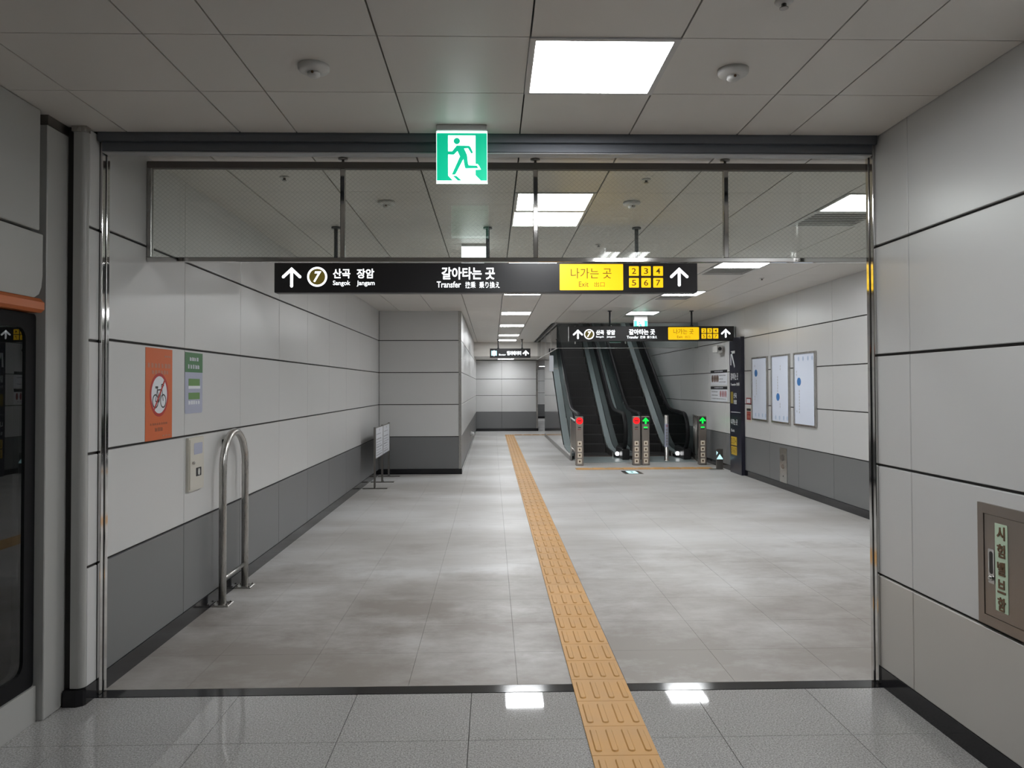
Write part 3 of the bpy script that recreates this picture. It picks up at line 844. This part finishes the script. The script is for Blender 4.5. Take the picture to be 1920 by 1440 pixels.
# sensor low on the passage wall
t = thing('wall_sensor', 'small white dome sensor low on the far passage wall', 'sensor', (XS, 21.2, .36))
MB().lathe([(.07, 0.0005), (.07, .02)], (0, 0, 0), 16, 'x').build('mount', 'white_plastic', t)
MB().lathe([(.055, .02), (.055, .06), (.04, .09), (.01, .1)], (0, 0, 0), 16, 'x').build('dome', 'white_paint', t)

# ------------------------------------------------------------------ platform screen door on the left
PX = -2.265
t = thing('platform_screen_door', 'dark-framed glass platform door with orange bar and pale panels', 'screen door', (PX, 3.9, 0))
def W(b, name, m, par=None): return b.build(name, m, par or t)
Y0 = -4.4
W(MB().cbox(-.25, .06, Y0-3.9+.4, -.015, 2.405, C1-.002, .004), 'fascia', 'enamel_grey')
W(MB().box(-.25, .02, Y0-3.9+.4, -.02, 2.39, 2.405), 'seam', 'joint')
b = MB(); b.prism([(-8, 2.075), (-8, 2.392), (.03, 2.392), (.03, 2.19), (.02, 2.13), (.0, 2.095), (-.04, 2.075)], lambda a, c, d: (d, max(a, Y0-3.5), c), -.2, .05)
W(b, 'upper_panel', 'enamel_grey')
b = MB(); b.prism([(-.10, 2.005), (-.10, 2.078), (.045, 2.075), (.066, 2.055), (.066, 2.02), (.05, 2.005)], lambda a, c, d: (a, d, c), Y0-3.5, .02)
W(b, 'orange_bar', 'orange_paint')
W(MB().box(-.25, .022, Y0-3.5, .05, 0.0005, .175), 'sill', 'enamel_grey')
# two door leaves
def leaf(y1, y0):
    fr = MB(); o = rrect(y0, y1, .178, 2.0, .02); i = rrect(y0+.085, y1-.085, .262, 1.93, .06)
    n = len(o); bb = len(fr.v)
    for d in (-.05, .012):
        fr.v += [(d, p[0], p[1]) for p in o]; fr.v += [(d, p[0], p[1]) for p in i]
    for k in range(n):
        k2 = (k+1) % n
        fr.face((bb+2*n+k, bb+2*n+k2, bb+3*n+k2, bb+3*n+k)); fr.face((bb+k, bb+n+k, bb+n+k2, bb+k2))
        fr.face((bb+k, bb+k2, bb+2*n+k2, bb+2*n+k)); fr.face((bb+n+k, bb+3*n+k, bb+3*n+k2, bb+n+k2))
    f = W(fr, 'door_frame', 'door_black')
    b = MB(); b.prism(rrect(y0+.07, y1-.07, .25, 1.945, .06), lambda a, c, d: (d, a, c), -.006, .004)
    W(b, 'glass_pane', 'glass_door', f)
leaf(.045, -1.45); leaf(-1.46, -2.95); leaf(-2.96, -4.45)
tun = struct(MB().box(-4.2, -4.0, -4.5, 4.4, -.6, 3.0).build('wall_tunnel', 'dark_well'), 'dark tunnel wall beyond the platform doors', 'wall')
struct(MB().box(-4.0, -2.9, 4.2, 4.4, -.6, 3.0).build('wall_tunnel.001', 'dark_well'), 'dark tunnel end beyond the platform doors', 'wall')
t = thing('door_column', 'grey enamelled steel column between platform door and corridor wall', 'column', (PX, 4.055, 0))
W(MB().cbox(-.25, .055, -.098, .098, 0.0005, C1-.05, .004), 'shaft', 'enamel_grey')
W(MB().box(-.25, .057, -.099, .099, C1-.05, C1-.001), 'top_cap', 'steel_dark')
W(MB().box(-.25, .035, .0985, .107, 0.0005, C1-.002), 'shadow_gap', 'black_plastic')

# ------------------------------------------------------------------ steel cabinet on the platform right wall
FN = Flat((XR, 0, 0), (0, -1, 0), (-1, 0, 0))
t, F = wall_thing('valve_cabinet', 'stainless steel test valve cabinet with pale green lettered plate', 'cabinet', FN, -3.20, .872)
b = MB()
for p in ([(-.178, -.258), (.178, -.258), (.138, -.215), (-.138, -.215)], [(-.138, .215), (.138, .215), (.178, .258), (-.178, .258)], [(-.178, -.258), (-.138, -.215), (-.138, .215), (-.178, .258)], [(.138, -.215), (.178, -.258), (.178, .258), (.138, .215)]):
    b.prism(p, F, .0005, .012)
b.build('frame', 'steel_warm', t)
d_ = F.rect('door', -.136, .136, -.213, .213, 'steel_warm', t, .0005, .009)
pl = F.rect('name_plate', -.062, .018, -.178, .185, 'plate_green', d_, .009, .011)
for k, ch in enumerate('시험밸브함'):
    c = .148-.0735*k; F.text('lettering', ch, -.046, .004, c-.028, c+.028, 'letter_brown', pl, .011, .02, .003)
hp = F.polys('handle_plate', [rrect(-.108, -.068, -.075, .07, .006)], 'chrome', d_, .009, .012)
F.polys('handle_recess', [rrect(-.1, -.076, -.035, .06, .011)], 'black_plastic', hp, .012, .0125)
MB().lathe([(.012, 0), (.012, -.008), (.006, -.011)], tuple(F(-.088, -.052, .012)), 12, 'x').build('lock', 'chrome', hp)

# ------------------------------------------------------------------ things on the corridor right wall
FR = Flat((XW, 0, 0), (0, -1, 0), (-1, 0, 0))
def framed_map(y0, y1, label, blue, spots, top):
    t, F = wall_thing('framed_map', label, 'map', FR, -(y0+y1)/2, 1.58, 'framed station maps')
    hw = (y1-y0)/2; b = MB()
    for p in ([(-hw, -.545), (hw, -.545), (hw, -.52), (-hw, -.52)], [(-hw, .52), (hw, .52), (hw, .545), (-hw, .545)], [(-hw, -.52), (-hw+.03, -.52), (-hw+.03, .52), (-hw, .52)], [(hw-.03, -.52), (hw, -.52), (hw, .52), (hw-.03, .52)]):
        b.prism(p, F, .0005, .03)
    b.build('frame', 'steel', t)
    s = F.rect('sheet', -hw+.03, hw-.03, -.52, .52, 'map_white', t, .0005, .016)
    F.polys('blue_mark', [circle(blue[0], blue[1], .075, 20, .062)], 'map_blue', s, .016, .0175)
    F.polys('print', [q for a, b0, b1 in spots for q in [stroke((a, b_), (a, b_+.03), .03) for b_ in [b0+.045*k for k in range(int((b1-b0)/.045))]]], 'ink_pale', s, .016, .0172)
    for x in (-.22, -.05, .13, .28): F.polys('pale_mark', [circle(x, top, .03, 10, .035)], 'map_pale', s, .016, .0172)
framed_map(11.02, 11.82, 'framed pale station map nearest the shutter, blue dot above centre', (-.21, .11), [(-.2, -.36, .02), (-.3, .2, .32), (-.3, -.35, -.3)], .45)
framed_map(12.0, 12.78, 'framed pale station map in the middle of three, low blue dot', (-.11, -.13), [(-.12, -.05, .22), (-.02, -.3, -.2), (.0, .3, .42)], -.46)
framed_map(12.97, 13.75, 'framed pale station map nearest the dark pillar sign, high blue dot', (-.18, .27), [(-.16, -.1, .18), (-.24, .38, .46), (-.25, -.2, -.1)], -.45)
# pillar sign
t, F = wall_thing('pillar_sign', 'tall dark navy guide sign standing against the right wall', 'sign', FR, -14.54, 0)
F.rect('body', -.335, .335, .0005, 2.53, 'sign_navy', t, .0005, .07)
D0 = .07
ar = [stroke((-.21, 2.26), (-.02, 1.98), .05), stroke((-.26, 2.26), (.0, 2.26), .05), stroke((-.235, 2.28), (-.25, 2.02), .05)]
F.polys('arrow', ar, 'sign_white_dim', t, D0, D0+.002)
F.text('lettering', '갈아타는 곳', -.27, .18, 1.74, 1.87, 'sign_white_dim', t, D0, .015, .0015)
F.text('lettering', 'Transfer 换乘', -.27, .26, 1.63, 1.69, 'sign_white_dim', t, D0, .01, .0015)
F.polys('line_badge', [rrect(-.27, -.13, 1.30, 1.52, .02)], 'badge_olive', t, D0, D0+.0015)
F.text('lettering', '산곡', -.10, .08, 1.40, 1.50, 'sign_white_dim', t, D0, .015, .0015)
F.text('lettering', '장암', -.10, .08, 1.29, 1.37, 'sign_white_dim', t, D0, .015, .0015)
F.rect('divider', -.27, .29, 1.135, 1.145, 'sign_white_dim', t, D0, D0+.0015)
F.text('lettering', '나가는 곳', -.27, .12, .90, 1.01, 'sign_white_dim', t, D0, .015, .0015)
F.text('lettering', 'Exit', -.26, -.06, .77, .82, 'sign_white_dim', t, D0, .01, .0015)
for j, (b0, b1) in enumerate([(.52, .68), (.34, .50)]):
    for i in range(3):
        a = -.27+.118*i; k = 2+i+3*j
        tl = F.rect('number_tile', a, a+.108, b0, b1, 'yellow_print', t, D0, D0+.0015)
        F.text('numeral', str(k), a+.03, a+.078, b0+.03, b1-.03, 'sign_ink', tl, D0+.0015, .005)
# extinguisher notices beside the pillar
t, F = wall_thing('notice', 'small red and white notice plate beside the dark pillar sign', 'notice', FR, -13.98, 1.36)
F.rect('plate', -.13, .13, -.055, .055, 'ink_red', t, .0005, .004)
F.rect('panel', -.10, .10, -.04, .035, 'paper_white', t, .004, .005)
t, F = wall_thing('notice', 'red instruction sheet with pale border beside the dark pillar sign', 'notice', FR, -13.98, 1.11)
F.rect('sheet', -.15, .15, -.13, .13, 'beige_paint', t, .0005, .003)
F.rect('red_panel', -.11, .11, -.09, .06, 'ink_red', t, .003, .004)
F.rect('heading', -.11, .11, .07, .115, 'ink_black', t, .003, .004)
F.polys('small_print', words(-.09, .09, .02, .02, 4, rnd) + words(-.06, .09, -.06, .05, 3, rnd), 'poster_text', t, .004, .005)
# steel service plate in the grey band
t, F = wall_thing('service_plate', 'steel service plate set in the grey wall band under the maps', 'wall plate', FR, -12.32, .375)
F.rect('plate', -.15, .15, -.27, .27, 'steel', t, .0005, .01)
F.polys('coupling', [circle(-.0, .12, .05, 16)], 'steel_dark', t, .01, .03)
F.polys('coupling', [circle(-.0, -.02, .035, 16)], 'steel_warm', t, .01, .03)
F.polys('keyhole', [circle(.0, -.17, .014, 10)], 'ink_black', t, .01, .012)
# far wall notices
for z, label, heads in ((1.80, 'upper white safety notice on the wall beside the escalators', 4), (1.47, 'lower white safety notice on the wall beside the escalators', 4)):
    t, F = wall_thing('safety_notice', label, 'notice', FR, -15.83, z, 'white safety notices by the escalators')
    F.rect('sheet', -.58, .58, -.15, .15, 'paper_white', t, .0005, .004)
    F.rect('black_header', -.58, .58, .09, .15, 'ink_black', t, .004, .005)
    F.polys('small_print', words(-.3, .3, .11, .025, 8, rnd), 'ink_pale', t, .005, .006)
    if z > 1.6:
        F.polys('portrait', [circle(-.45+.13*k, -.02, .055, 10, .08) for k in range(4)], 'sensor_brown', t, .004, .005)
        F.polys('small_print', words(.02, .5, .03, .018, 8, rnd) + words(.02, .3, -.04, .018, 5, rnd) + words(.02, .5, -.1, .018, 9, rnd), 'ink_grey', t, .004, .005)
    else:
        F.polys('portrait', [circle(.12+.12*k, -.0, .035, 10, .07) for k in range(4)], 'ink_red', t, .004, .005)
        F.polys('small_print', words(-.5, -.05, .03, .018, 6, rnd) + words(-.5, -.05, -.04, .018, 6, rnd) + words(-.5, .5, -.11, .018, 12, rnd), 'ink_grey', t, .004, .005)
# security camera
t = thing('security_camera', 'small grey security camera on the wall over the safety notices', 'camera', (XW, 15.6, 2.38))
MB().cbox(-.05, -.0005, -.05, .05, -.06, .06, .004).build('bracket', 'white_plastic', t)
MB().cbox(-.17, -.05, -.22, .07, -.09, .05, .01).build('housing', 'white_plastic', t)
MB().lathe([(.035, -.22), (.035, -.245), (.02, -.25)], (-.11, 0, -.02), 14, 'y').build('lens', 'black_plastic', t)

# ------------------------------------------------------------------ escalators
YK = 19.0
def S(y):
    s = y-YK
    return .5774*(s+math.sqrt(s*s+.12))/2 if s > -3 else 0.
def strip(b, x0, x1, lo, hi, y0, y1, n=30):
    """a long member following the step line"""
    ys = [y0+(y1-y0)*k/n for k in range(n+1)]; base = len(b.v)
    for y in ys:
        a, c = lo(y), hi(y)
        b.v += [(x0, y, a), (x1, y, a), (x1, y, c), (x0, y, c)]
    for k in range(n):
        p = base+4*k
        for q in range(4): b.face((p+q, p+(q+1) % 4, p+4+(q+1) % 4, p+4+q))
    b.face([base+i for i in range(4)]); b.face([base+4*n+i for i in range(4)][::-1])
    return b
YT = 27.6
def escalator(cx, label, sides):
    t = thing('escalator', label, 'escalator', (cx, 16.75, 0), 'escalators side by side')
    oy = 16.75
    class LB(MB):
        def build(s, name, m, par=None):
            s.v = [(x, y-oy, z) for x, y, z in s.v]; return MB.build(s, name, m, par or t)
    LB().cbox(-.60, .60, 16.76, 18.1, .0005, .012, .003).build('floor_plate', 'steel_blue')
    cb = LB().cbox(-.34, .34, 18.1, 18.3, .0005, .022, .004).build('comb_plate', 'comb_brown')
    for k in range(3): LB().box(-.33, .33, 18.12+.055*k, 18.14+.055*k, .022, .026).build('comb_line', 'step_edge', cb)
    y = 18.3; k = 0
    # steps share one mesh
    sm = MB().cbox(-.34, .34, 0, .405, -.24, 0, .006); me = None
    gr = MB()
    for j in range(13): gr.box(-.325+.0505*j, -.312+.0505*j, -.004, .0, -.225, -.012)
    ed = MB().box(-.338, .338, -.004, .03, -.010, .0015)
    while y < 27.0:
        z = S(y+.2) if y > 18.9 else .02+.01*k
        z = max(z, .02)
        if me is None:
            st = sm.build('step', 'step_dark', t); g_ = gr.build('riser_cleats', 'step_edge', st); e_ = ed.build('tread_edge', 'step_edge', st); me = (st.data, g_.data, e_.data)
            g_.data.materials[0] = MATS['step_dark']
        else:
            st = link('step', me[0], None, t); link('riser_cleats', me[1], None, st); link('tread_edge', me[2], None, st)
        st.location = (0, y-oy, z); y += .4; k += 1
    for s in (-1, 1):
        def sx(a, b_): return sorted((s*a, s*b_))
        strip(LB(), *sx(.343, .36), lambda y: max(S(y)-.28, .0005) if y > 18.9 else .0005, lambda y: S(y)+.10, 18.0, YT).build('skirt_panel', 'steel')
        strip(LB(), *sx(.36, .487), lambda y: S(y)+.085, lambda y: S(y)+.125, 17.75, YT).build('inner_deck', 'steel_blue')
        strip(LB(), *sx(.515, .675), lambda y: S(y)+.06, lambda y: S(y)+.13, 17.55, YT).build('outer_deck', 'steel_blue')
        # glass balustrade with rounded end
        cyl, czl, r = 17.52, .62, .36
        pts = [(cyl+r*math.cos(a), czl+r*math.sin(a)) for a in [pi/2+pi*.72*k/12 for k in range(13)]]
        ytop = [17.7+k*.33 for k in range(int((YT-17.7)/.33)+1)]
        poly = [(y, S(y)+.12) for y in ytop[::-1]]
        top = [(y, S(y)+.985) for y in ytop]
        b = LB(); b.prism(pts + [(p[0], p[1]) for p in poly[::-1]] + top[::-1], lambda a, c, d: (d, a, c), s*.495, s*.505)
        gp = b.build('glass_panel', 'glass_balustrade')
        # handrail around the newel
        R = .405
        path = [(cyl+.55, czl-R+.02)] + [(cyl+R*math.cos(a), czl+R*math.sin(a)) for a in [1.48*pi-.98*pi*k/16 for k in range(17)]]
        path += [(y, S(y)+1.025 if y > 17.9 else czl+R) for y in [17.7+.3*k for k in range(33)]]
        LB().tube([(s*.50, a, c) for a, c in path], .046, 10, ry=.04).build('handrail', 'rubber')
        LB().cbox(*sx(.44, .60), 17.22, 18.15, .012, .25, .02).build('newel_base', 'black_plastic')
        if s > 0:
            l = LB().lathe([(.032, 0), (.045, .03), (.038, .07), (.012, .085)], (.39, 17.62, .075), 12); l.build('guide_lamp', 'guide_lamp')
            LB().tube([(.355, 18.9, S(18.9)+.10), (.36, 18.4, S(18.4)+.10), (.375, 17.9, .10), (.39, 17.64, .085)], .02, 8).build('skirt_end', 'steel')
        for yy in (19.35, 19.75): LB().cbox(*sx(.47, .53), yy, yy+.1, S(yy)+.94, S(yy)+1.0, .008).build('rail_clip', 'chrome')
    if 'left' in sides:
        strip(LB(), -.70, -.676, lambda y: .0005, lambda y: S(y)+.13 if y > 17.5 else .16, 17.3, 25.6).build('side_cladding', 'steel_sheet')
        strip(LB(), -.708, -.70, lambda y: .0005, lambda y: .1, 17.3, 25.6, 2).build('kick_plate', 'steel_dark')
    return t
escalator(2.42, 'dark stopped escalator next to the long passage, behind red signal post', ['left'])
escalator(3.78, 'dark escalator next to the panelled wall, behind green arrow posts', [])

# glass enclosure hung around the escalator opening
t = thing('glass_screen', 'hanging clear glass smoke screen around the escalator opening', 'glass screen', (1.45, 17.4, 2.47))
b = MB().box(.0, 3.14, -.005, .005, .012, .575).build('glass_pane', 'glass_clear', t)
MB().box(.0, 3.14, -.012, .012, .0, .012).build('bottom_edge', 'steel', t)
MB().box(.0, 3.14, -.015, .015, .56, .579).build('top_channel', 'steel', t)
for k in range(4):
    y0 = .02+1.87*k
    MB().box(-.005, .005, y0, y0+1.85, .012, .575).build('glass_pane', 'glass_clear', t)
MB().box(-.012, .012, .0, 7.5, .0, .012).build('bottom_edge', 'steel', t)
MB().box(-.02, .02, .0, 7.5, .555, .579).build('top_channel', 'steel_dark', t)
for k in range(1, 4): MB().box(-.012, .012, 1.87*k, 1.87*k+.02, .012, .555).build('mullion', 'steel', t)
for x in (.40, 1.52): MB().box(x-.012, x+.012, -.014, -.005, .10, .5).build('glass_clamp', 'steel', t)
t = thing('blade_sign', 'small white blade sign projecting beside the escalator cladding', 'sign', (1.60, 20.6, 2.0))
MB().cbox(-.09, .02, -.012, .012, .02, .44, .004).build('panel', 'paper_white', t)
MB().box(.02, .13, -.01, .01, .08, .11).build('bracket', 'steel', t)

# ------------------------------------------------------------------ posts in front of the escalators
def sensor_post(cx, kind, label):
    t = thing('sensor_post', label, 'sensor post', (cx, 16.2, 0), 'escalator sensor posts')
    MB().cbox(-.08, .08, -.06, .06, .0005, 1.01, .008).build('body', 'steel_warm', t)
    F = Flat((0, -.06, 0))
    if kind == 'red':
        rd = F.polys('stop_light', [circle(0, .92, .07, 24)], 'red_light', t, 0, .006)
        F.polys('stop_bar', [[(-.04, .907), (.04, .907), (.04, .933), (-.04, .933)]], 'ink_red', rd, .006, .007)
        F.polys('card_slot', [[(-.03, .775), (.03, .775), (.03, .795), (-.03, .795)]], 'ink_black', t, 0, .002)
        F.polys('lettering_strip', words(-.035, .035, .735, .02, 3, rnd), 'ink_red', t, 0, .001)
    else:
        F.polys('signal_window', [rrect(-.075, .075, .85, .99, .02)], 'ink_black', t, 0, .003)
        F.polys('green_arrow', [[(0, .985), (.068, .915), (.045, .898), (.018, .925), (.018, .855), (-.018, .855), (-.018, .925), (-.045, .898), (-.068, .915)]], 'green_light', t, .003, .006)
        F.polys('green_bar', [[(-.038, .765), (.038, .765), (.038, .792), (-.038, .792)]], 'green_light', t, 0, .004)
        F.polys('dark_bar', [[(-.038, .735), (.038, .735), (.038, .76), (-.038, .76)]], 'ink_black', t, 0, .003)
    for k in range(4):
        z = .455-.122*k
        p = F.polys('sensor_plate', [rrect(-.042, .042, z-.048, z+.048, .006)], 'sensor_cream', t, 0, .006)
        F.polys('sensor_lens', [circle(0, z, .017, 12, .02)], 'sensor_brown', p, .006, .009)
sensor_post(1.80, 'red', 'steel sensor post with red stop light beside the side cladding')
sensor_post(2.975, 'red', 'steel sensor post with red stop light between the escalators')
sensor_post(3.165, 'green', 'steel sensor post with green arrow between the escalators')
sensor_post(4.345, 'green', 'steel sensor post with green arrow next to the right wall')
# guard plate by the first post
t = thing('guard_panel', 'steel guard panel in a tube frame behind the red signal post', 'guard rail', (1.74, 16.27, 0))
MB().box(-.006, .006, .03, 1.0, .30, .86).build('panel', 'steel_dark', t)
MB().tube([(0, .01, .0005), (0, .01, .84), (0, .04, .90), (0, .98, .94), (0, 1.03, .90), (0, 1.03, .36), (0, .95, .29), (0, .03, .27)], .02, 10).build('tube_frame', 'steel', t)
MB().tube([(0, 1.0, .0005), (0, 1.0, .35)], .02, 10).build('leg', 'steel', t)
# round post with notice
t = thing('round_post', 'round steel post with vertical notice before the right escalator', 'post', (3.78, 16.98, .0125))
MB().lathe([(.06, 0), (.06, .015), (.046, .02), (.046, .97), (.04, .985), (.01, .99)], n=20).build('shaft', 'steel', t)
b = MB(); n = 10
for i in range(n):
    a0, a1 = -pi*.92+pi*.84*i/n, -pi*.92+pi*.84*(i+1)/n
    q = len(b.v)
    for a in (a0, a1):
        for z in (.30, .80): b.v.append((.0475*math.cos(a), .0475*math.sin(a), z))
    b.face((q, q+2, q+3, q+1), True)
lb = b.build('notice_wrap', 'paper_blue', t)
F = Flat((0, -.0478, 0))
F.polys('print', [[(-.022, .34+.062*k), (.022, .34+.062*k), (.022, .34+.062*k+.042), (-.022, .34+.062*k+.042)] for k in range(6)], 'ink_grey', lb, 0, .001)
F.polys('red_mark', ring(0, .755, .012, .022, 14), 'ink_red', lb, 0, .001)
# low guide post
t = thing('guide_post', 'low steel post with lit arrow at the foot of right wall', 'post', (4.44, 15.28, 0))
MB().cbox(-.2, .075, -.07, .07, .0005, .012, .003).build('base_plate', 'steel', t)
MB().cbox(-.065, .065, -.02, .02, .012, .40, .004).build('shaft', 'steel_dark', t)
F = Flat((0, -.02, 0))
F.polys('lit_arrow', [[(0, .30), (.065, .20), (-.065, .20)], [(-.035, .33), (-.065, .36), (-.065, .28)]], 'blue_light', t, 0, .004)
# floor exit light
t = thing('floor_light', 'lit emergency guide light set flush in the corridor floor', 'floor light', (2.64, 14.82, 0))
MB().cbox(-.17, .17, -.26, .26, .0005, .006, .002).build('frame', 'steel_dark', t)
MB().box(-.09, .09, -.2, .2, .006, .008).build('lens', 'blue_light', t)
b = MB(); b.prism([(-.02, -.08), (.02, -.08), (.02, .02), (.05, .02), (0, .1), (-.05, .02), (-.02, .02)], lambda a, c, d: (a, c, d), .008, .009)
b.build('arrow', 'paper_green', t)
# little railing by the wall
t = thing('railing', 'short steel barred railing between escalator and right wall', 'railing', (4.49, 16.95, 0))
for k in range(5): MB().tube([(-.04+.03*k-.02, .18*k, .0005), (-.04+.03*k-.02, .18*k, .96)], .012, 8).build('bar', 'steel_dark', t)
MB().tube([(-.06, -.02, .97), (.06, .74, .97)], .018, 8).build('top_rail', 'steel_dark', t)
MB().tube([(-.06, -.02, .12), (.06, .74, .12)], .014, 8).build('bottom_rail', 'steel_dark', t)
